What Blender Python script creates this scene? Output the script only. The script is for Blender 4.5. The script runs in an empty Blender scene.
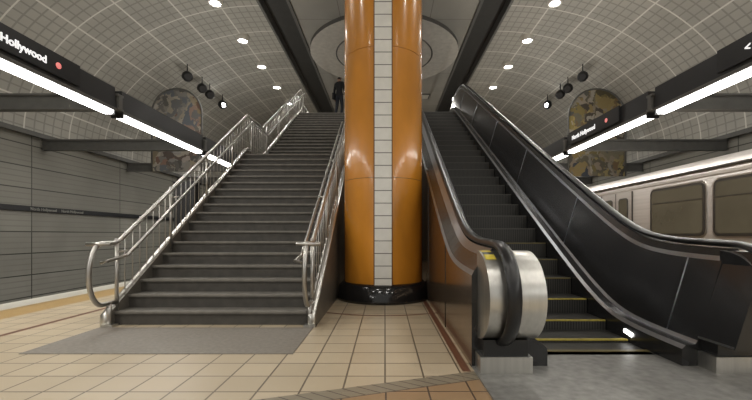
import bpy, math, random
from mathutils import Vector, Matrix
random.seed(4)
scene=bpy.context.scene
scene.view_settings.view_transform='Standard'

# ------------------------------------------------------------------ materials
def newmat(name):
    m=bpy.data.materials.new(name); m.use_nodes=True
    nt=m.node_tree; b=nt.nodes['Principled BSDF']
    return m,nt,b
def simple(name,col,rough=0.5,metal=0.0,noise=0.12,nscale=6.0,emit=None,estr=0,bump=0.0,coat=0.0,stretch=None):
    m,nt,b=newmat(name)
    b.inputs['Roughness'].default_value=rough; b.inputs['Metallic'].default_value=metal
    if coat: b.inputs['Coat Weight'].default_value=coat; b.inputs['Coat Roughness'].default_value=0.1
    tc=nt.nodes.new('ShaderNodeTexCoord'); n=nt.nodes.new('ShaderNodeTexNoise')
    mp=nt.nodes.new('ShaderNodeMapping'); nt.links.new(tc.outputs['Object'],mp.inputs['Vector'])
    if stretch: mp.inputs['Scale'].default_value=stretch
    nt.links.new(mp.outputs[0],n.inputs['Vector'])
    n.inputs['Scale'].default_value=nscale; n.inputs['Detail'].default_value=4
    r=nt.nodes.new('ShaderNodeMapRange'); r.inputs['From Min'].default_value=0.25; r.inputs['From Max'].default_value=0.75
    r.inputs['To Min'].default_value=1-noise; r.inputs['To Max'].default_value=1+noise
    nt.links.new(n.outputs['Fac'],r.inputs['Value'])
    h=nt.nodes.new('ShaderNodeVectorMath'); h.operation='SCALE'; h.inputs[0].default_value=col[:3]
    nt.links.new(r.outputs['Result'],h.inputs['Scale']); nt.links.new(h.outputs[0],b.inputs['Base Color'])
    if emit:
        b.inputs['Emission Color'].default_value=(*emit,1); b.inputs['Emission Strength'].default_value=estr
    if bump:
        bp=nt.nodes.new('ShaderNodeBump'); bp.inputs['Strength'].default_value=bump; bp.inputs['Distance'].default_value=0.01
        nt.links.new(n.outputs['Fac'],bp.inputs['Height']); nt.links.new(bp.outputs[0],b.inputs['Normal'])
    return m
def emis(name,col,s):
    m,nt,b=newmat(name); b.inputs['Base Color'].default_value=(.8,.8,.8,1)
    b.inputs['Emission Color'].default_value=(*col,1); b.inputs['Emission Strength'].default_value=s
    return m
class N:
    """tiny node helper"""
    def __init__(s,nt): s.nt=nt
    def m(s,op,a,b=None,c=None):
        n=s.nt.nodes.new('ShaderNodeMath'); n.operation=op
        for i,v in enumerate((a,b,c)):
            if v is None: continue
            if isinstance(v,(int,float)): n.inputs[i].default_value=v
            else: s.nt.links.new(v,n.inputs[i])
        return n.outputs[0]
    def mix(s,f,a,b):
        n=s.nt.nodes.new('ShaderNodeMix'); n.data_type='RGBA'
        for i,v in ((0,f),(6,a),(7,b)):
            if isinstance(v,(int,float)): n.inputs[i].default_value=v
            elif isinstance(v,tuple): n.inputs[i].default_value=(*v,1)
            else: s.nt.links.new(v,n.inputs[i])
        return n.outputs[2]
def line_mask(k,coord,period,width,offset=0.0):
    f=k.m('FRACT',k.m('DIVIDE',k.m('ADD',coord,offset),period))
    return k.m('LESS_THAN',f,width/period)

def floor_mat():
    m,nt,b=newmat('tile_floor'); k=N(nt)
    tc=nt.nodes.new('ShaderNodeTexCoord'); sp=nt.nodes.new('ShaderNodeSeparateXYZ')
    nt.links.new(tc.outputs['Object'],sp.inputs[0]); x,y=sp.outputs[0],sp.outputs[1]
    br=nt.nodes.new('ShaderNodeTexBrick'); br.offset=0; br.squash=1
    nt.links.new(tc.outputs['Object'],br.inputs['Vector'])
    br.inputs['Scale'].default_value=1; br.inputs['Brick Width'].default_value=.3; br.inputs['Row Height'].default_value=.3
    br.inputs['Mortar Size'].default_value=.008; br.inputs['Mortar Smooth'].default_value=.3
    br.inputs['Color1'].default_value=(.54,.455,.325,1); br.inputs['Color2'].default_value=(.45,.375,.262,1)
    br.inputs['Mortar'].default_value=(.06,.045,.032,1)
    ns=nt.nodes.new('ShaderNodeTexNoise'); ns.inputs['Scale'].default_value=1.3; ns.inputs['Detail'].default_value=5
    nt.links.new(tc.outputs['Object'],ns.inputs['Vector'])
    col=k.mix(k.m('MULTIPLY',ns.outputs['Fac'],.55),br.outputs['Color'],(.31,.25,.175))
    dx,dy=.947,.323
    d=k.m('ADD',k.m('MULTIPLY',k.m('ADD',x,.633),-dy),k.m('MULTIPLY',k.m('ADD',y,-2.56),dx))
    t=k.m('ADD',k.m('MULTIPLY',x,dx),k.m('MULTIPLY',y,dy))
    inband=k.m('LESS_THAN',k.m('ABSOLUTE',d),.085)
    near=k.m('LESS_THAN',y,3.2)
    bandl=k.m('MAXIMUM',line_mask(k,k.m('ADD',t,k.m('MULTIPLY',d,.8)),.11,.012),line_mask(k,d,.17,.01,.085))
    bandc=k.mix(bandl,(.21,.18,.13),(.06,.045,.035))
    col=k.mix(k.m('MULTIPLY',inband,near),col,bandc)
    below=k.m('MULTIPLY',k.m('LESS_THAN',d,-.085),k.m('GREATER_THAN',d,-.75))
    below=k.m('MULTIPLY',below,near)
    g=k.m('MAXIMUM',line_mask(k,x,.3,.012),line_mask(k,y,.3,.012))
    col=k.mix(below,col,k.mix(g,(.27,.175,.095),(.06,.04,.03)))
    r=k.m('SQRT',k.m('ADD',k.m('POWER',k.m('ADD',x,.03),2),k.m('POWER',k.m('ADD',y,-6.8),2)))
    ring=k.m('LESS_THAN',k.m('ABSOLUTE',k.m('ADD',r,-1.55)),.03)
    strip=k.m('MULTIPLY',k.m('LESS_THAN',k.m('ABSOLUTE',k.m('ADD',x,-.66)),.035),k.m('GREATER_THAN',y,3.1))
    ln=k.m('LESS_THAN',k.m('ABSOLUTE',k.m('ADD',x,4.2)),.04)
    ln2=k.m('LESS_THAN',k.m('ABSOLUTE',k.m('ADD',x,-4.2)),.04)
    allm=k.m('MAXIMUM',k.m('MAXIMUM',ring,strip),k.m('MAXIMUM',ln,ln2))
    col=k.mix(allm,col,(.15,.065,.04))
    ax=k.m('ABSOLUTE',x)
    warn=k.m('MULTIPLY',k.m('GREATER_THAN',ax,5.0),k.m('LESS_THAN',ax,5.6))
    col=k.mix(warn,col,(.36,.24,.10))
    edge=k.m('GREATER_THAN',ax,5.6)
    col=k.mix(edge,col,(.52,.50,.44))
    nt.links.new(col,b.inputs['Base Color'])
    b.inputs['Roughness'].default_value=.36
    bp=nt.nodes.new('ShaderNodeBump'); bp.inputs['Strength'].default_value=.35; bp.inputs['Distance'].default_value=.004; bp.invert=True
    nt.links.new(br.outputs['Fac'],bp.inputs['Height']); nt.links.new(bp.outputs[0],b.inputs['Normal'])
    return m
def panel_mat(name,base,line,pu,pv,wu,wv,su=0,sv=0,subcol=None,rough=.5,metal=0.0,subw=.3,offu=0.0,var=.22,subf=.7):
    m,nt,b=newmat(name); k=N(nt)
    uv=nt.nodes.new('ShaderNodeUVMap'); sp=nt.nodes.new('ShaderNodeSeparateXYZ'); nt.links.new(uv.outputs[0],sp.inputs[0])
    u,v=sp.outputs[0],sp.outputs[1]
    ns=nt.nodes.new('ShaderNodeTexNoise'); ns.inputs['Scale'].default_value=.7; ns.inputs['Detail'].default_value=5
    tc=nt.nodes.new('ShaderNodeTexCoord'); nt.links.new(tc.outputs['Object'],ns.inputs['Vector'])
    col=k.mix(ns.outputs['Fac'],tuple(c*.75 for c in base),tuple(c*1.22 for c in base))
    wn=nt.nodes.new('ShaderNodeTexWhiteNoise'); wn.noise_dimensions='2D'
    cb=nt.nodes.new('ShaderNodeCombineXYZ')
    nt.links.new(k.m('FLOOR',k.m('DIVIDE',u,pu)),cb.inputs[0]); nt.links.new(k.m('FLOOR',k.m('DIVIDE',v,pv)),cb.inputs[1])
    nt.links.new(cb.outputs[0],wn.inputs['Vector'])
    col=k.mix(k.m('MULTIPLY',wn.outputs['Value'],var),col,tuple(c*.45 for c in base))
    if su:
        g=k.m('MAXIMUM',line_mask(k,u,su,su*subw),line_mask(k,v,sv,sv*subw))
        col=k.mix(k.m('MULTIPLY',g,subf),col,subcol)
    g=k.m('MAXIMUM',line_mask(k,u,pu,wu,offu),line_mask(k,v,pv,wv))
    col=k.mix(g,col,line)
    nt.links.new(col,b.inputs['Base Color']); b.inputs['Roughness'].default_value=rough; b.inputs['Metallic'].default_value=metal
    return m
def stripe_mat(name,c1,c2,axis,period,duty,rough=.4,metal=.5):
    m,nt,b=newmat(name); k=N(nt)
    tc=nt.nodes.new('ShaderNodeTexCoord'); sp=nt.nodes.new('ShaderNodeSeparateXYZ'); nt.links.new(tc.outputs['Object'],sp.inputs[0])
    g=line_mask(k,sp.outputs[axis],period,period*duty)
    nt.links.new(k.mix(g,c1,c2),b.inputs['Base Color']); b.inputs['Roughness'].default_value=rough; b.inputs['Metallic'].default_value=metal
    return m
def art_mat(name,cols,scale):
    m,nt,b=newmat(name)
    tc=nt.nodes.new('ShaderNodeTexCoord'); ns=nt.nodes.new('ShaderNodeTexNoise'); ns.inputs['Scale'].default_value=1.3
    ns.inputs['Detail'].default_value=4; nt.links.new(tc.outputs['Object'],ns.inputs['Vector'])
    mx=nt.nodes.new('ShaderNodeVectorMath'); mx.operation='MULTIPLY_ADD'
    nt.links.new(ns.outputs['Color'],mx.inputs[0]); mx.inputs[1].default_value=(2.8,2.8,2.8); nt.links.new(tc.outputs['Object'],mx.inputs[2])
    v=nt.nodes.new('ShaderNodeTexVoronoi'); v.inputs['Scale'].default_value=scale; nt.links.new(mx.outputs[0],v.inputs['Vector'])
    sp=nt.nodes.new('ShaderNodeSeparateColor'); nt.links.new(v.outputs['Color'],sp.inputs[0])
    r=nt.nodes.new('ShaderNodeValToRGB'); r.color_ramp.interpolation='LINEAR'
    while len(r.color_ramp.elements)<len(cols): r.color_ramp.elements.new(.5)
    for i,c in enumerate(cols):
        r.color_ramp.elements[i].position=i/len(cols); r.color_ramp.elements[i].color=(*c,1)
    nt.links.new(sp.outputs[0],r.inputs[0]); nt.links.new(r.outputs[0],b.inputs['Base Color'])
    b.inputs['Roughness'].default_value=.3
    return m

M={}
M['floor']=floor_mat()
M['vault']=panel_mat('perforated_vault_panels',(.45,.44,.40),(.72,.71,.66),1.25,1.55,.045,.045,.25,.31,(.22,.215,.195),rough=.55,subw=.16,var=.18,subf=.6)
M['wall']=panel_mat('track_wall_panels',(.235,.228,.20),(.05,.05,.042),.62,3.7,.03,.03,.155,50,(.17,.165,.142),rough=.5,subw=.2)
M['flatceil']=panel_mat('flat_ceiling_panels',(.40,.39,.355),(.18,.17,.155),1.5,2.2,.02,.02,rough=.6)
M['ring']=simple('ceiling_ring_plaster',(.58,.56,.51),.6)
M['dark']=simple('dark_recess',(.04,.04,.038),.6)
M['beam']=simple('grey_painted_beam',(.12,.12,.114),.5)
M['steel']=simple('brushed_stainless',(.56,.55,.52),.32,.95,.1,30,stretch=(1,1,.05))
M['tube']=simple('polished_stainless_tube',(.46,.445,.42),.3,.95,.05,8)
M['chrome']=simple('trim_metal',(.32,.335,.36),.3,.9,.05)
M['blackpanel']=simple('black_balustrade_panel',(.022,.022,.023),.26,.25,.3,3,coat=.3)
M['brownpanel']=simple('bronze_cladding',(.25,.18,.12),.18,.8,.2,1.5)
M['rubber']=simple('black_rubber_handrail',(.010,.010,.011),.3,0,.1)
M['label']=simple('yellow_warning_label',(.65,.52,.05),.4)
M['yellow']=simple('yellow_step_edge',(.38,.30,.05),.55,0,.35,20)
M['yellowd']=simple('comb_and_shaded_edge_yellow',(.13,.105,.04),.5)  # comb colour; on step edges it is yellow dimmed as shade
M['estep']=stripe_mat('ribbed_escalator_step',(.050,.048,.043),(.012,.012,.012),0,.03,.4,.5,.3)
M['eedge']=simple('shaded_step_edge',(.075,.072,.063),.5)  # upper step edges: shade put into the colour, yellow left out
M['plate']=simple('escalator_floor_plate',(.28,.275,.26),.42,.6,.25,14,bump=.2)
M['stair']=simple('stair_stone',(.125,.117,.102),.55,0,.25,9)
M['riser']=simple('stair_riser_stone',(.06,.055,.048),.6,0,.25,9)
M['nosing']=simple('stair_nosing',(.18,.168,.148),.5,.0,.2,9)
M['mat']=simple('grey_granite_landing',(.18,.16,.135),.5,0,.2,25)
M['sidewall']=simple('stair_side_cladding',(.13,.118,.10),.4,.2,.2,3)
M['orange']=simple('orange_glazed_panel',(.62,.25,.025),.26,0,.22,1.6,coat=.5,stretch=(1,1,.5))
M['joint']=simple('column_panel_joint',(.16,.07,.015),.6)
M['black']=simple('black_base',(.012,.012,.013),.15,0,.1,coat=.3)
M['blackm']=simple('black_sign_metal',(.015,.015,.017),.4)
M['pylon']=simple('pylon_black',(.006,.006,.007),.7)
M['tube_light']=emis('fluorescent_diffuser',(1,.99,.95),9)
M['dl']=emis('downlight_lens',(1,.99,.96),25)
M['white']=emis('sign_lettering',(1,1,1),.8)
M['dimwhite']=simple('wall_lettering',(.22,.22,.20),.5)
M['red']=emis('sign_red_dot',(1,.0,.02),.6)
M['train']=simple('train_stainless',(.46,.43,.405),.38,.6,.1,6,stretch=(1,.1,3))
M['trainrib']=stripe_mat('train_fluted_stainless',(.46,.43,.405),(.18,.16,.15),2,.07,.3,.38,.6)
M['trim']=simple('train_window_frame',(.05,.045,.04),.35,.5)
M['glass']=simple('train_window_lit_glass',(.035,.032,.025),.08,.1,.4,1.5,emit=(.22,.18,.11),estr=.22)  # faint emission on the glass stands in for the lit interior
M['pit']=simple('track_concrete',(.09,.085,.075),.8)
M['rail']=simple('rail_steel',(.2,.19,.18),.3,.9)
def stripe_tile():
    m,nt,b=newmat('white_tile_stripe'); k=N(nt)
    tc=nt.nodes.new('ShaderNodeTexCoord'); sp=nt.nodes.new('ShaderNodeSeparateXYZ'); nt.links.new(tc.outputs['Object'],sp.inputs[0])
    g=line_mask(k,sp.outputs[2],.2,.013)
    ns=nt.nodes.new('ShaderNodeTexNoise'); ns.inputs['Scale'].default_value=8; nt.links.new(tc.outputs['Object'],ns.inputs['Vector'])
    c=k.mix(ns.outputs['Fac'],(.85,.84,.80),(.70,.69,.65))
    nt.links.new(k.mix(g,c,(.12,.11,.10)),b.inputs['Base Color']); b.inputs['Roughness'].default_value=.35
    return m
M['wtile']=stripe_tile()
M['artL']=art_mat('mural_left_paint',[(.34,.33,.31),(.09,.085,.08),(.26,.14,.10),(.48,.46,.43),(.28,.22,.13),(.13,.15,.18),(.24,.23,.21),(.42,.38,.32)],2.6)
M['artR']=art_mat('mural_right_paint',[(.33,.26,.09),(.05,.045,.035),(.38,.35,.30),(.17,.11,.06),(.38,.31,.13),(.05,.06,.08),(.20,.18,.12),(.07,.06,.05)],2.6)
M['skin']=simple('skin',(.35,.2,.14),.5); M['jacket']=simple('black_jacket',(.012,.012,.015),.8)
M['jeans']=simple('dark_trousers',(.015,.018,.028),.8); M['hair']=simple('dark_hair',(.012,.009,.007),.6)
M['shoe']=simple('shoe',(.01,.01,.01),.5)

# ------------------------------------------------------------------ mesh builder
class MB:
    def __init__(s): s.v=[];s.f=[];s.m=[];s.ms=[];s.sm=[];s.uv={}
    def mi(s,k):
        if k not in s.ms: s.ms.append(k)
        return s.ms.index(k)
    def face(s,idx,mat,smooth=False,uv=None):
        s.f.append(idx); s.m.append(s.mi(mat)); s.sm.append(smooth)
        if uv: s.uv[len(s.f)-1]=uv
    def quad(s,pts,mat,uv=None):
        b=len(s.v); s.v+= [tuple(p) for p in pts]; s.face(list(range(b,b+len(pts))),mat,uv=uv)
    def box(s,x0,x1,y0,y1,z0,z1,mat):
        b=len(s.v); s.v+=[(x0,y0,z0),(x1,y0,z0),(x1,y1,z0),(x0,y1,z0),(x0,y0,z1),(x1,y0,z1),(x1,y1,z1),(x0,y1,z1)]
        for q in ((0,3,2,1),(4,5,6,7),(0,1,5,4),(1,2,6,5),(2,3,7,6),(3,0,4,7)): s.face([b+i for i in q],mat)
    def prism(s,prof,x0,x1,mat,smooth=False,capmat=None):
        """profile in (y,z) extruded along X; caps get their own vertices for crisp shading"""
        b=len(s.v);n=len(prof)
        s.v+=[(x0,p[0],p[1]) for p in prof]+[(x1,p[0],p[1]) for p in prof]
        c=len(s.v)
        s.v+=[(x0,p[0],p[1]) for p in prof]+[(x1,p[0],p[1]) for p in prof]
        s.face([c+i for i in range(n)],capmat or mat); s.face([c+n+i for i in reversed(range(n))],capmat or mat)
        for i in range(n):
            j=(i+1)%n; s.face([b+i,b+n+i,b+n+j,b+j],mat,smooth)
    def prism_xz(s,prof,y0,y1,mat,smooth=False):
        b=len(s.v);n=len(prof)
        s.v+=[(p[0],y0,p[1]) for p in prof]+[(p[0],y1,p[1]) for p in prof]
        s.face([b+i for i in range(n)],mat); s.face([b+n+i for i in reversed(range(n))],mat)
        for i in range(n):
            j=(i+1)%n; s.face([b+i,b+j,b+n+j,b+n+i],mat,smooth)
    def tube(s,path,ra,mat,seg=10,rb=None,up=(1,0,0),cap=True):
        rb=rb or ra; P=[Vector(p) for p in path]; up=Vector(up); b=len(s.v); n=len(P)
        for i,p in enumerate(P):
            t=(P[min(i+1,n-1)]-P[max(i-1,0)]).normalized()
            u=up-t*up.dot(t)
            if u.length<1e-3: u=Vector((0,0,1))-t*t.z
            if u.length<1e-3: u=Vector((0,1,0))-t*t.y
            u.normalize(); w=t.cross(u)
            for k in range(seg):
                a=2*math.pi*k/seg; s.v.append(tuple(p+u*ra*math.cos(a)+w*rb*math.sin(a)))
        for i in range(n-1):
            for k in range(seg):
                k2=(k+1)%seg; s.face([b+i*seg+k,b+i*seg+k2,b+(i+1)*seg+k2,b+(i+1)*seg+k],mat,True)
        if cap:
            s.face([b+k for k in reversed(range(seg))],mat); s.face([b+(n-1)*seg+k for k in range(seg)],mat)
    def lathe(s,prof,cx,cy,mat,seg=64,mats=None,smooth=True):
        b=len(s.v);n=len(prof)
        for r,z in prof:
            for k in range(seg):
                a=2*math.pi*k/seg; s.v.append((cx+r*math.cos(a),cy+r*math.sin(a),z))
        for i in range(n-1):
            for k in range(seg):
                k2=(k+1)%seg; s.face([b+i*seg+k,b+i*seg+k2,b+(i+1)*seg+k2,b+(i+1)*seg+k],mats[i] if mats else mat,smooth)
    def build(s,name,parent=None):
        me=bpy.data.meshes.new(name); me.from_pydata(s.v,[],s.f)
        for k in s.ms: me.materials.append(M[k])
        for i,p in enumerate(me.polygons): p.material_index=s.m[i]; p.use_smooth=s.sm[i]
        if s.uv:
            l=me.uv_layers.new(name='UVMap')
            for fi,uv in s.uv.items():
                for li,c in zip(me.polygons[fi].loop_indices,uv): l.data[li].uv=c
        me.update(); o=bpy.data.objects.new(name,me); scene.collection.objects.link(o)
        if parent: o.parent=parent
        return o
def empty(name,loc=(0,0,0)):
    e=bpy.data.objects.new(name,None); e.location=loc; e.empty_display_size=.2; scene.collection.objects.link(e); return e
def keep(o,p):
    o.parent=p; o.matrix_parent_inverse=Matrix.Translation(p.location).inverted()

Y0,Y1=-9.0,40.0
H=8.5; WX=10.2
# ------------------------------------------------------------------ shell
b=MB(); b.box(-6.1,6.1,Y0,Y1,-.25,0,'floor'); b.box(-6.1,-5.9,Y0,Y1,-1.3,-.25,'pit'); b.box(5.9,6.1,Y0,Y1,-1.3,-.25,'pit'); b.build('floor')
for sgn,nm in ((-1,'track_bed'),(1,'track_bed')):
    b=MB(); xa,xb=sorted((sgn*6.12,sgn*(WX-.02))); b.box(xa,xb,Y0,Y1-.02,-1.4,-1.25,'pit')
    for xr in (7.1,8.55): b.box(sgn*xr-.035,sgn*xr+.035,Y0,Y1-.02,-1.25,-1.08,'rail')
    b.build(nm)
for sgn,nm in ((-1,'wall_left'),(1,'wall_right')):
    b=MB(); X=sgn*WX; 
    b.quad([(X,Y0,-1.3),(X,Y1,-1.3),(X,Y1,4.0),(X,Y0,4.0)],'wall',uv=[(0,Y0),(0,Y1),(5.3,Y1),(5.3,Y0)])
    b.box(*sorted((X-sgn*.001,X-sgn*.06)),Y0,Y1,1.78,1.93,'blackm')
    b.box(*sorted((X-sgn*.001,X-sgn*.12)),Y0,Y1,3.95,4.08,'beam')
    b.build(nm)
b=MB(); b.box(-WX,WX,Y1,Y1+.2,-1.3,9,'wall'); b.build('wall_end')
b=MB()
for sgn in (-1,1):
    a,h=WX-4.0,H-4.0; pts=[];L=0;NS=40
    for i in range(NS+1):
        t=math.pi/2*i/NS; pts.append((sgn*(4.0+a*math.sin(t)),4.0+h*math.cos(t)))
    base=len(b.v); arc=[0]
    for i in range(NS): arc.append(arc[-1]+math.dist(pts[i],pts[i+1]))
    for p in pts: b.v+=[(p[0],Y0,p[1]),(p[0],Y1,p[1])]
    for i in range(NS):
        q=[base+2*i,base+2*i+1,base+2*i+3,base+2*i+2]
        b.face(q,'vault',True,uv=[(arc[i],Y0),(arc[i],Y1),(arc[i+1],Y1),(arc[i+1],Y0)])
    x0,x1=sorted((sgn*3.05,sgn*4.0))
    b.box(x0,x1,Y0,Y1,H+.25,H+.35,'dark')
    b.box(sgn*4.0-.04,sgn*4.0+.04,Y0,Y1,H-.06,H+.3,'beam')
    b.box(sgn*3.05-.05,sgn*3.05+.05,Y0,Y1,H-.06,H+.3,'beam')
b.quad([(-3.05,Y0,H),(3.05,Y0,H),(3.05,Y1,H),(-3.05,Y1,H)],'flatceil',uv=[(-3,Y0),(3,Y0),(3,Y1),(-3,Y1)])
b.lathe([(2.95,H),(2.95,H-.14)],-.03,15.6,'beam'); b.lathe([(2.95,H-.14),(.6,H-.14)],-.03,15.6,'ring')
b.lathe([(1.95,H-.14),(1.95,H-.16),(1.90,H-.16),(1.90,H-.14)],-.03,15.6,'beam')
b.build('ceiling')

# ------------------------------------------------------------------ column
def column(name,cx,cy,z0,z1,r,stripe=True):
    b=MB()
    b.lathe([(0,z0),(r*1.17,z0),(r*1.17,z0+.04),(r*1.13,z0+.24),(r*1.04,z0+.3),(r*.9,z0+.3)],cx,cy,'black')
    joints=[z0+.3,z0+2.02,z0+4.12,z0+6.2,z0+8.3,z0+12]
    b.lathe([(r-.012,z0+.3),(r-.012,z1)],cx,cy,'joint',seg=96)
    for j in range(len(joints)-1):
        a,c=joints[j],min(joints[j+1],z1)
        if a>=z1: break
        b.lathe([(r,a+.006),(r,c-.002)],cx,cy,'orange',seg=96)
        b.lathe([(r-.012,a+.006),(r,a+.006)],cx,cy,'orange',seg=96); b.lathe([(r,c-.002),(r-.012,c-.002)],cx,cy,'orange',seg=96)
    if stripe:
        w=.135; 
        b.box(cx-w,cx+w,cy-r-.02,cy-r+.1,z0+.3,z1,'wtile')
        for s in (-1,1): b.box(cx+s*(w+.008)-.008,cx+s*(w+.008)+.008,cy-r-.012,cy-r+.1,z0+.3,z1,'joint')
    return b.build(name)
column('column',-.03,6.82,0,H,.685)
column('column',-.03,15.6,5.8,H-.15,.6)

# ------------------------------------------------------------------ stairway
SX0,SX1=-3.33,-.90
Ys,Yl,Yl2,Yt=4.72,9.3,10.45,15.1
n=18
b=MB()
def flight(y0,z0,y1,z1,n):
    dy=(y1-y0)/n; dz=(z1-z0)/n
    for i in range(n):
        ya=y0+i*dy; zt=z0+(i+1)*dz
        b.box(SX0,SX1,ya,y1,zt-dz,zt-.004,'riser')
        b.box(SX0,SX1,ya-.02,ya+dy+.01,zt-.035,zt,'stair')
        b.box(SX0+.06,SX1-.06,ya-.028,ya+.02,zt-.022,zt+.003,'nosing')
flight(Ys,0,Yl,3.0,n)
b.box(SX0,SX1,Yl,Yl2,2.6,3.0,'stair')
flight(Yl2,3.0,Yt,5.8,17)
b.prism([(Ys,0),(Yl,0),(Yl,2.99),(Yl-.2,2.85)],SX0+.01,SX1-.01,'sidewall')
b.prism([(Yl,0),(Yt,0),(Yt,5.75),(Yl2,2.98),(Yl,2.98)],SX0+.01,SX1-.01,'sidewall')
for x0,x1 in ((SX0-.07,SX0+.02),(SX1-.02,SX1+.07)):
    b.prism([(Ys-.12,0),(Yl,0),(Yl2,0),(Yt,0),(Yt,5.95),(Yl2-.08,3.14),(Yl-.05,3.14),(Ys-.12,.14)],x0,x1,'sidewall')
    b.tube([((x0+x1)/2,Ys-.12,.0),((x0+x1)/2,Ys-.12,.14),((x0+x1)/2,Yl-.05,3.15),((x0+x1)/2,Yl2-.08,3.15),((x0+x1)/2,Yt,5.96)],.05,'steel',seg=8,rb=.02)
b.build('stairway')
b=MB(); b.box(SX0-.05,SX1+.05,3.55,Ys-.16,0,.006,'mat'); b.build('landing_pad')

def base_z(y):
    if y<Ys: return 0
    if y<Yl: return (y-Ys)/(Yl-Ys)*3.0+.12
    if y<Yl2: return 3.0
    if y<Yt: return 3.0+(y-Yl2)/(Yt-Yl2)*2.8+.08
    return 5.8
def railing(name,X,inn):
    b=MB(); top=.98
    lp=[]
    for i in range(13):
        a=-math.pi/2-math.pi*i/12
        lp.append((X,4.50+.20*math.cos(a),.64+.36*math.sin(a)))
    loop=[(X,4.75,.28)]+lp+[(X,4.7,1.0)]
    pts=loop+[(X,4.8,1.03),(X,Yl-.05,base_z(Yl-.05)+top-.1),(X,Yl+.05,3.0+top),(X,Yl2,3.0+top),(X,Yl2+.1,3.1+top),(X,Yt,5.85+top),(X,Yt+.35,5.8+top),(X,Yt+.45,5.7+top),(X,Yt+.45,5.8)]
    b.tube(pts,.028,'tube',seg=12)
    b.tube([(X,4.62,0),(X,4.62,.30)],.03,'tube')
    b.box(X-.07,X+.07,4.57,4.68,0,.03,'steel')
    X2=X+inn*.13; o=.80
    b.tube([(X2-inn*.1,4.45,.78),(X2,4.42,.80),(X2,4.75,.85),(X2,Yl-.05,base_z(Yl-.05)+o-.08),(X2,Yl+.1,3+o),(X2,Yl2,3+o),(X2,Yt,5.85+o),(X2,Yt+.3,5.8+o)],.021,'tube')
    b.tube([(X,4.72,.27),(X,Yl,base_z(Yl-.01)+.08),(X,Yl2,3.15),(X,Yt,6.0)],.016,'tube')
    b.tube([(X-.12,4.42,.995),(X+.16,4.42,.995)],.022,'tube',up=(0,0,1))
    y=4.75
    k=0
    while y<Yt+.1:
        zb=base_z(y); zt=zb+top-.06
        main=(k%8==0)
        b.tube([(X,y,zb-.02 if main else zb+.1),(X,y,zt)],.022 if main else .007,'tube',seg=8 if main else 6)
        if main: b.tube([(X,y,zb+o-.05),(X2,y,zb+o-.03)],.01,'tube',seg=6,up=(0,0,1))
        y+=.15; k+=1
    return b.build(name)
railing('stair_railing',SX0+.02,1)
railing('stair_railing',SX1-.0,-1)

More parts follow.
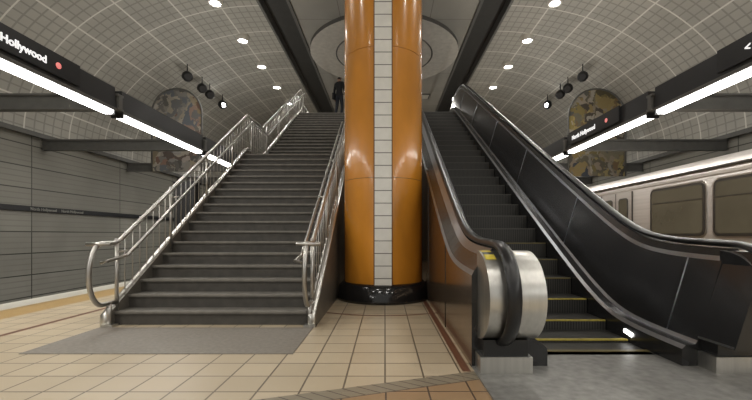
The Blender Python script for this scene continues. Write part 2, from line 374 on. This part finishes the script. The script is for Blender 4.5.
# ------------------------------------------------------------------ escalator
ea=4.28; eb=ea+5.8/.577
def sp(u,e=.45): return .5*(u+math.sqrt(u*u+e*e))
def ramp(y): return .577*(sp(y-ea)-sp(y-eb))
MC=3.82
esc=empty('escalator',(1.91,3,0))
ys=[3.2,3.4,3.6,3.8,4,4.1,4.2,4.3,4.4,4.5,4.7,4.9,5.2]+[5.5+.5*i for i in range(17)]+[13.8,14,14.1,14.2,14.3,14.4,14.5,14.7,15,15.4,15.9]
def balustrade(name,mirror):
    b=MB()
    sec=[(2.47,-.35),(2.47,.13),(2.50,.16),(2.58,.17),(2.60,.20),(2.80,.86),(2.815,.90),(2.85,.965),(2.93,.965),(2.99,.90),(3.08,.78),(3.10,.74),('w',0)]
    outer='brownpanel'
    mats=['blackpanel','chrome','blackpanel','chrome','blackpanel','chrome','blackpanel','blackpanel','chrome','blackpanel','chrome',outer]
    yl=list(ys)
    n=len(sec); base=len(b.v)
    for y in yl:
        r=ramp(y)
        for s in sec:
            if s[0]=='w': x,z=3.10,(0 if y<15.1 else 5.8)
            else: x,z=s[0],max(r+s[1],0)
            b.v.append((MC-x if mirror else x,y,z))
    for i in range(len(yl)-1):
        for j in range(n-1):
            q=[base+i*n+j,base+i*n+j+1,base+(i+1)*n+j+1,base+(i+1)*n+j]
            b.face(q if not mirror else q[::-1],mats[j],False)
    b.face([base+j for j in range(n)],'blackpanel'); b.face([base+(len(yl)-1)*n+j for j in range(n)],'steel')
    if not mirror:
        b.prism_xz([(2.60,.24),(2.80,.86),(2.815,.90),(2.85,.965),(2.93,.965),(3.08,.78),(3.10,.24)],2.86,3.2,'blackpanel')
        b.box(2.60,2.606,2.87,3.2,.245,.26,'chrome')
    f=lambda x: MC-x if mirror else x
    for y in (4.6,6.4,8.2,10.0,11.8,13.6):
        r=ramp(y); x0,x1=sorted((f(3.10),f(3.106))); b.box(x0,x1,y-.006,y+.006,.0,r+.74,'black')
    for y in (3.55,5.6,7.6,9.6,11.6,13.5):
        r=ramp(y)
        b.tube([(f(2.60),y,r+.20),(f(2.797),y,r+.86)],.006,'chrome',seg=6,up=(0,1,0))
    xin=2.63 if mirror else 2.80
    xout=3.05
    for (yn,zn,d) in ((3.22,.0,-1),(15.8,5.8,1)):
        prof=[]
        R=.36; zc=zn+.61
        for i in range(33):
            a=math.pi/2-math.pi*i/32
            prof.append((yn+d*(.0+R*1.12*math.cos(a)),zc+R*math.sin(a)))
        x0,x1=sorted((f(xin),f(xout)))
        b.prism(prof,x0,x1,'steel',True,capmat='steel' if mirror else 'blackpanel')
        xb0,xb1=sorted((f(2.66 if mirror else 2.60),f(3.07)))
        y0,y1=sorted((yn-d*.0,yn+d*.20))
        b.box(xb0,xb1,y0,y1,zn,zn+.14,'steel'); b.box(xb0+.03,xb1-.03,y0+.02,y1-.02,zn+.14,zn+.27,'blackpanel')
    if mirror:
        R=.36; pr=[]
        for i in range(9):
            a=math.radians(88-4*i); pr.append((3.22-(R+.002)*1.12*math.cos(a),.61+(R+.002)*math.sin(a)))
        for i in range(8):
            p,q=pr[i],pr[i+1]
            b.quad([(.785,p[0],p[1]),(.865,p[0],p[1]),(.865,q[0],q[1]),(.785,q[0],q[1])],'label' if i not in (3,4) else 'blackm')
    o=b.build(name); keep(o,esc)
    b=MB(); X=f(2.89); hp=[]
    R=.40;zc=.625;yc=3.20
    hp.append((X,3.35,zc-R+.06))
    for i in range(17):
        a=-math.pi/2-math.pi*i/16
        hp.append((X,yc+R*1.12*math.cos(a),zc+R*math.sin(a)))
    for y in ys[1:-1]: hp.append((X,y,ramp(y)+1.005))
    yc=15.8
    for i in range(17):
        a=math.pi/2-math.pi*i/16
        hp.append((X,yc+R*1.1*math.cos(a),5.8+.6+R*math.sin(a)))
    b.tube(hp,.055,'rubber',seg=14,rb=.03)
    o=b.build('handrail',None); o.name=name.replace('balustrade','handrail'); keep(o,esc)
balustrade('balustrade_outer',False); balustrade('balustrade_inner',True)
b=MB(); y=3.9;i=0
b.box(1.355,2.465,3.5,3.91,-.05,.012,'estep')
while y<15.2:
    z=ramp(y+.05) if y>4.2 else ramp(y)*.7; zn=z-.3
    b.box(1.355,2.465,y,y+.41,zn,z,'estep')
    b.box(1.36,2.46,y-.004,y+(.03 if i<4 else .02),z-.010,z+.004,'yellow' if i<3 else ('yellowd' if i<6 else 'eedge'))  # edge colour goes from lit yellow to dim, painting shade up the flight
    y+=.4;i+=1
o=b.build('steps'); keep(o,esc)
b=MB()
b.box(.72,3.2,2.0,3.3,0,.012,'plate'); b.box(1.35,2.47,3.3,3.60,0,.012,'plate'); b.box(1.35,2.47,3.585,3.64,.0,.018,'yellowd')
b.box(1.35,2.47,14.9,15.9,5.5,5.812,'plate')
o=b.build('landing_plate'); keep(o,esc)
b=MB(); b.tube([(2.462,3.84,.10),(2.462,3.96,.12)],.010,'tube_light',seg=8,rb=.022); 
o=b.build('skirt_light'); keep(o,esc)

# ------------------------------------------------------------------ mezzanine
b=MB(); 
b.box(-3.7,3.7,15.9,Y1-.05,5.2,5.8,'mat'); b.box(-3.7,.70,15.12,15.9,5.2,5.8,'mat'); b.box(3.12,3.7,15.12,15.9,5.2,5.8,'mat')
b.box(-3.7,3.7,15.92,16.2,0,5.2,'sidewall')
b.build('mezzanine')
b=MB()
for x in (-3.6,3.6):
    b.tube([(x,15.7,5.8),(x,15.7,6.8),(x,Y1-1,6.8)],.03,'tube')
    y=15.7
    while y<Y1-1: b.tube([(x,y,5.8),(x,y,6.8)],.012,'tube',seg=6); y+=.5
b.tube([(-.85,15.3,5.8),(-.85,15.3,6.8),(.65,15.3,6.8),(.65,15.3,5.8)],.03,'tube')
for i in range(1,12): b.tube([(-.85+i*.125,15.3,5.8),(-.85+i*.125,15.3,6.8)],.01,'tube',seg=6)
b.build('mezzanine_guardrail')

# ------------------------------------------------------------------ platform fixtures, beams
def area(name,loc,rot,sx,sy,power,col,parent):
    l=bpy.data.lights.new(name,'AREA'); l.shape='RECTANGLE'; l.size=sx; l.size_y=sy; l.energy=power; l.color=col
    o=bpy.data.objects.new(name,l); o.location=loc; o.rotation_euler=rot; scene.collection.objects.link(o); keep(o,parent); return o
segs=[(-7,-3.6),(-3.3,.1),(.4,3.95),(4.2,7.7),(7.9,11.4),(11.6,15.1),(15.4,18.8),(19.2,22.5)]
LC=(1,.96,.89)
for sgn in (-1,1):
    for (y0,y1) in segs:
        X=sgn*5.5
        e=empty('fluorescent_fixture',(X,(y0+y1)/2,3.6))
        b=MB()
        b.prism_xz([(X-.12,3.62),(X+.12,3.62),(X+.10,4.05),(X-.10,4.05)],y0,y1,'blackm')
        b.box(X-.13,X+.13,y0,y1,3.58,3.64,'beam')
        b.box(X-.12,X+.12,y0-.01,y0+.04,3.5,3.6,'blackm'); b.box(X-.12,X+.12,y1-.04,y1+.01,3.5,3.6,'blackm')
        b.prism_xz([(X-.10,3.58),(X-.075,3.51),(X+.075,3.51),(X+.10,3.58)],y0+.04,y1-.04,'tube_light')
        o=b.build('housing'); keep(o,e)
        if y0<16:
            area('lamp',(X,(y0+y1)/2,3.49),(0,0,0),.15,3.2,56,LC,e)
            area('added_uplight',(X,(y0+y1)/2,4.09),(math.pi,0,0),.2,3.2,32,LC,e)  # upward light added to brighten the vault
for sgn in (-1,1):
    for y in (-3.45,.25,4.07,7.8,11.5,15.25,19.0):
        xa,xb=sorted((sgn*5.35,sgn*(WX-.02))); b=MB()
        b.box(xa,xb,y-.09,y+.09,3.62,3.66,'beam');b.box(xa,xb,y-.09,y+.09,3.90,3.94,'beam'); b.box(xa,xb,y-.05,y+.05,3.66,3.90,'beam')
        b.build('support_beam')
def text(body,loc,rz,size,mat,align,parent,name):
    c=bpy.data.curves.new(name,'FONT'); c.body=body; c.size=size; c.extrude=.004; c.align_x=align; c.offset=.003
    o=bpy.data.objects.new(name,c); o.location=loc; o.rotation_euler=(math.pi/2,0,rz); c.materials.append(M[mat])
    scene.collection.objects.link(o); keep(o,parent)
def sign(sgn,y0,y1,ty,al,dy,rz,body='North Hollywood',size=.165):
    X=sgn*5.36; e=empty('station_sign',(X,(y0+y1)/2,3.85))
    b=MB(); b.box(X-.015,X+.015,y0,y1,3.70,4.06,'blackm')
    if dy: b.tube([(X-sgn*.016,dy,3.87),(X-sgn*.024,dy,3.87)],.05,'red',seg=20,up=(0,0,1))
    o=b.build('panel'); keep(o,e)
    text(body,(X-sgn*.02,ty,3.81),rz,size,'white',al,e,'lettering')
sign(-1,4.3,6.75,6.08,'RIGHT',6.3,math.pi/2)
sign(1,8.8,11.2,11.0,'LEFT',9.3,-math.pi/2)
sign(1,4.3,6.2,5.72,'LEFT',None,-math.pi/2,'<  To Platform')

wl=empty('wall_station_name',(-WX+.08,10,1.86))
text('North Hollywood     North Hollywood',(-WX+.07,11.0,1.81),math.pi/2,.12,'dimwhite','LEFT',wl,'lettering')

for sgn in (-1,1):
    for y in (-4,0,4,7.8,11.9,14.2,16.4,18.7,21):  # the nearer, unseen ones are added for lighting
        X=sgn*5.25; e=empty('downlight',(X,y,8.36)); b=MB()
        b.lathe([(.0,8.27),(.15,8.27),(.165,8.29)],X,y,'dl',seg=24)
        b.lathe([(.165,8.30),(.17,8.24),(.22,8.24),(.23,8.45)],X,y,'ring',seg=24)
        o=b.build('fitting'); keep(o,e)
        l=bpy.data.lights.new('lamp','SPOT'); l.energy=210; l.spot_size=2.4; l.spot_blend=.7; l.color=LC; l.shadow_soft_size=.12
        o=bpy.data.objects.new('lamp',l); o.location=(X,y,8.2); scene.collection.objects.link(o); keep(o,e)
    for i,y in enumerate((14.8,16.0,16.7,18.0)):
        X=sgn*7.6; e=empty('spotlight',(X,y,7.3)); b=MB()
        b.tube([(X,y,7.75),(X,y,7.2)],.02,'blackm',seg=8)
        b.lathe([(.0,7.0),(.10,7.02),(.19,7.12),(.2,7.2),(.17,7.3),(.08,7.38),(0,7.4)],X,y,'blackm',seg=20)
        b.tube([(X,y,7.18),(X-sgn*.12,y-.2,7.1)],.12,'blackm',seg=16,up=(0,0,1))
        if i==3: b.tube([(X-sgn*.12,y-.2,7.1),(X-sgn*.122,y-.205,7.098)],.1,'dl',seg=16,up=(0,0,1))
        o=b.build('lamp_head'); keep(o,e)
for y in (-5,0,10.5,20.5,25,30):
    for X in (-2,2):
        e=empty('added_ceiling_fill',(X,y,H)); b=MB()  # invented ceiling panel, added as fill light
        b.box(X-.36,X+.36,y-.36,y+.36,H-.05,H-.01,'beam'); b.box(X-.3,X+.3,y-.3,y+.3,H-.06,H-.05,'ring')
        o=b.build('fitting'); keep(o,e)
        area('lamp',(X,y,H-.08),(0,0,0),.6,.6,68,LC,e)

# murals : arched art panels fixed to the support beams over the tracks
for sgn,mk,h0,xc,w,hs in ((-1,'artL',3.6,-8.15,.98,5.85),(1,'artR',3.4,8.3,1.12,5.7)):
    yy=15.08;prof=[(xc-w,h0)]
    for i in range(25):
        a=math.pi-math.pi*i/24; prof.append((xc+w*math.cos(a),hs+w*math.sin(a)))
    prof.append((xc+w,h0)); b=MB(); b.prism_xz(prof,yy,yy+.06,mk)
    b.tube([(p[0],yy,p[1]) for p in prof],.035,'beam',seg=8,up=(0,1,0))
    o=b.build('mural')

b=MB(); b.box(-5.42,-4.90,9.9,10.2,0,2.42,'pylon'); b.box(-5.3,-5.0,9.89,9.9,1.2,1.5,'blackm'); b.box(-5.44,-4.88,9.88,10.22,2.42,2.48,'pylon'); b.build('emergency_phone_pylon')

# ------------------------------------------------------------------ train
tr=empty('subway_train',(7.7,6,0))
def rrect(y0,y1,z0,z1,r,n=6):
    out=[]
    for cy,cz,a0 in ((y1-r,z1-r,0),(y0+r,z1-r,90),(y0+r,z0+r,180),(y1-r,z0+r,270)):
        for i in range(n+1):
            a=math.radians(a0+90*i/n); out.append((cy+r*math.cos(a),cz+r*math.sin(a)))
    return out
b=MB(); TX=6.22
ty0,ty1=-6,24
prof=[(TX+.02,-.95),(TX,.05),(TX,2.3),(TX+.04,2.45),(TX+.16,2.57),(TX+.5,2.68),(TX+1.4,2.74),(TX+2.3,2.68),(TX+2.65,2.57),(TX+2.8,2.4),(TX+2.8,-.95)]
b.prism_xz(prof,ty0,ty1,'train',True)
b.box(TX-.012,TX+.02,ty0,ty1,.1,.92,'trainrib'); b.box(TX-.018,TX+.02,ty0,ty1,.93,.99,'train')
b.box(TX-.012,TX+.02,ty0,ty1,2.24,2.30,'train'); b.box(TX-.02,TX+.02,ty0,ty1,2.37,2.40,'trim')
b.box(TX+.3,TX+2.5,ty0,ty1,-1.05,-.9,'trim')
def win(y0,y1,z0=1.08,z1=2.14):
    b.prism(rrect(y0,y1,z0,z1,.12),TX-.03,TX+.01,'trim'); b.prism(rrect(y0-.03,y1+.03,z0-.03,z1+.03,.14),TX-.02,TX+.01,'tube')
    b.prism(rrect(y0+.05,y1-.05,z0+.05,z1-.05,.09),TX-.034,TX-.02,'glass')
    b.box(TX-.04,TX-.03,y0+.06,y1-.06,z1-.34,z1-.32,'trim')
def door(yc):
    for s in (-1,1):
        ya,yb=sorted((yc,yc+s*.66))
        b.box(TX-.015,TX+.02,ya+.01,yb-.01,.05,2.2,'train'); 
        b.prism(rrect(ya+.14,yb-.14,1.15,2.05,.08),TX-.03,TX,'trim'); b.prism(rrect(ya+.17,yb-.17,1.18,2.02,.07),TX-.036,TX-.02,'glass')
    b.box(TX-.02,TX+.01,yc-.012,yc+.012,.05,2.2,'trim')
    for s in (-.68,.68): b.box(TX-.02,TX+.01,yc+s-.012,yc+s+.012,.05,2.2,'trim')
win(7.46,8.98); win(5.74,7.26); door(10.35); door(4.7); win(11.7,13.2); win(13.4,14.9); door(16.2); win(2.2,3.7); win(.5,2.0); door(-.7); win(-3.3,-1.8); win(17.5,19); win(19.2,20.7)
o=b.build('carbody'); keep(o,tr)

# ------------------------------------------------------------------ person
def person(name,loc,rz):
    e=empty(name,loc)
    V=[(0,0,.98),(0,.0,1.12),(0,.01,1.30),(0,.01,1.44),(0,0,1.52),(0,-.01,1.60),(0,-.015,1.70),
       (-.17,.01,1.42),(-.24,0,1.17),(-.22,-.12,.96),(-.21,-.16,.90),
       (.17,.01,1.42),(.24,.02,1.17),(.25,-.02,.92),(.25,-.03,.85),
       (-.09,0,.92),(-.10,-.06,.50),(-.10,.02,.09),(-.10,-.13,.04),
       (.09,0,.92),(.10,.03,.50),(.11,.12,.09),(.11,-.02,.04)]
    E=[(0,1),(1,2),(2,3),(3,4),(4,5),(5,6),(3,7),(7,8),(8,9),(9,10),(3,11),(11,12),(12,13),(13,14),(0,15),(15,16),(16,17),(17,18),(0,19),(19,20),(20,21),(21,22)]
    R=[(.15,.11),(.13,.10),(.16,.11),(.13,.09),(.055,.055),(.07,.085),(.075,.09),(.07,.07),(.05,.05),(.036,.036),(.03,.02),(.07,.07),(.05,.05),(.036,.036),(.03,.02),
       (.095,.095),(.065,.065),(.045,.05),(.04,.035),(.095,.095),(.065,.065),(.045,.05),(.04,.035)]
    def skin(nm,V,E,R,matf,root=0):
        me=bpy.data.meshes.new(nm); me.from_pydata(V,E,[]); o=bpy.data.objects.new(nm,me); scene.collection.objects.link(o)
        md=o.modifiers.new('s','SKIN')
        for i,sv in enumerate(me.skin_vertices[0].data): sv.radius=R[i]; sv.use_root=(i==root)
        o.modifiers.new('sub','SUBSURF').levels=2; o.modifiers['sub'].render_levels=2
        dg=bpy.context.evaluated_depsgraph_get(); dg.update()
        nm2=bpy.data.meshes.new_from_object(o.evaluated_get(dg)); bpy.data.objects.remove(o)
        o=bpy.data.objects.new(nm,nm2); scene.collection.objects.link(o)
        nm2.materials.clear()
        for k in ('jacket','jeans','skin','hair','shoe'): nm2.materials.append(M[k])
        for p in nm2.polygons: p.use_smooth=True; p.material_index=matf(p.center)
        o.parent=e; return o
    def mf(c):
        if c.z>1.72 or (c.z>1.58 and c.y>.0 and abs(c.x)<.12): return 3
        if c.z>1.50: return 2
        if abs(c.x)>.17 and c.z<.95: return 2
        if c.z>.93: return 0
        if c.z<.09: return 4
        return 1
    skin('body',V,E,R,mf)
    for hx,hy,hz in ((-.21,-.165,.90),(.25,-.035,.85)):
        v=[(hx,hy,hz)];ed=[];r=[(.018,.018)]
        for k in range(4):
            o=(k-1.5)*.02; L=(.07,.08,.076,.06)[k]; i=len(v)
            v+=[(hx,hy+o,hz-.03),(hx,hy+o-.005,hz-.03-L*.55),(hx*(.97),hy+o-.008,hz-.03-L)]; r+=[(.009,.009),(.008,.008),(.007,.007)]
            ed+=[(0,i),(i,i+1),(i+1,i+2)]
        i=len(v); v+=[(hx,hy-.035,hz-.02),(hx,hy-.045,hz-.06)]; r+=[(.01,.01),(.008,.008)]; ed+=[(0,i),(i,i+1)]
        skin('hand',v,ed,r,lambda c:2)
    b=MB(); b.tube([(0,-.10,1.66),(0,-.125,1.63),(0,-.10,1.62)],.012,'skin',seg=8)
    for s in (-1,1):
        b.tube([(s*.03,-.088,1.67),(s*.03,-.1,1.67)],.01,'hair',seg=8); b.tube([(s*.08,0,1.67),(s*.085,.01,1.62)],.015,'skin',seg=8)
    b.tube([(-.025,-.095,1.585),(.025,-.095,1.585)],.006,'skin',seg=6,up=(0,0,1))
    b.tube([(-.12,-.1,1.46),(.02,-.14,1.25),(.2,-.1,1.02)],.012,'jacket',seg=6); b.box(.16,.24,-.16,.16,.80,1.06,'jacket')
    b.build('face_and_bag',e)
    e.rotation_euler=(0,0,rz); return e
person('person',(-1.85,15.6,5.8),math.radians(150))

# ------------------------------------------------------------------ world, camera
w=bpy.data.worlds.new('World'); scene.world=w; w.use_nodes=True
w.node_tree.nodes['Background'].inputs[0].default_value=(.9,.88,.82,1); w.node_tree.nodes['Background'].inputs[1].default_value=.55
cam=bpy.data.cameras.new('Camera'); co=bpy.data.objects.new('Camera',cam); scene.collection.objects.link(co)
co.location=(0,0,1.1); co.rotation_euler=(math.pi/2,0,0)
cam.sensor_width=36; cam.lens=36*385/752; cam.shift_x=-9/752; cam.shift_y=35/752; cam.clip_end=200
scene.camera=co
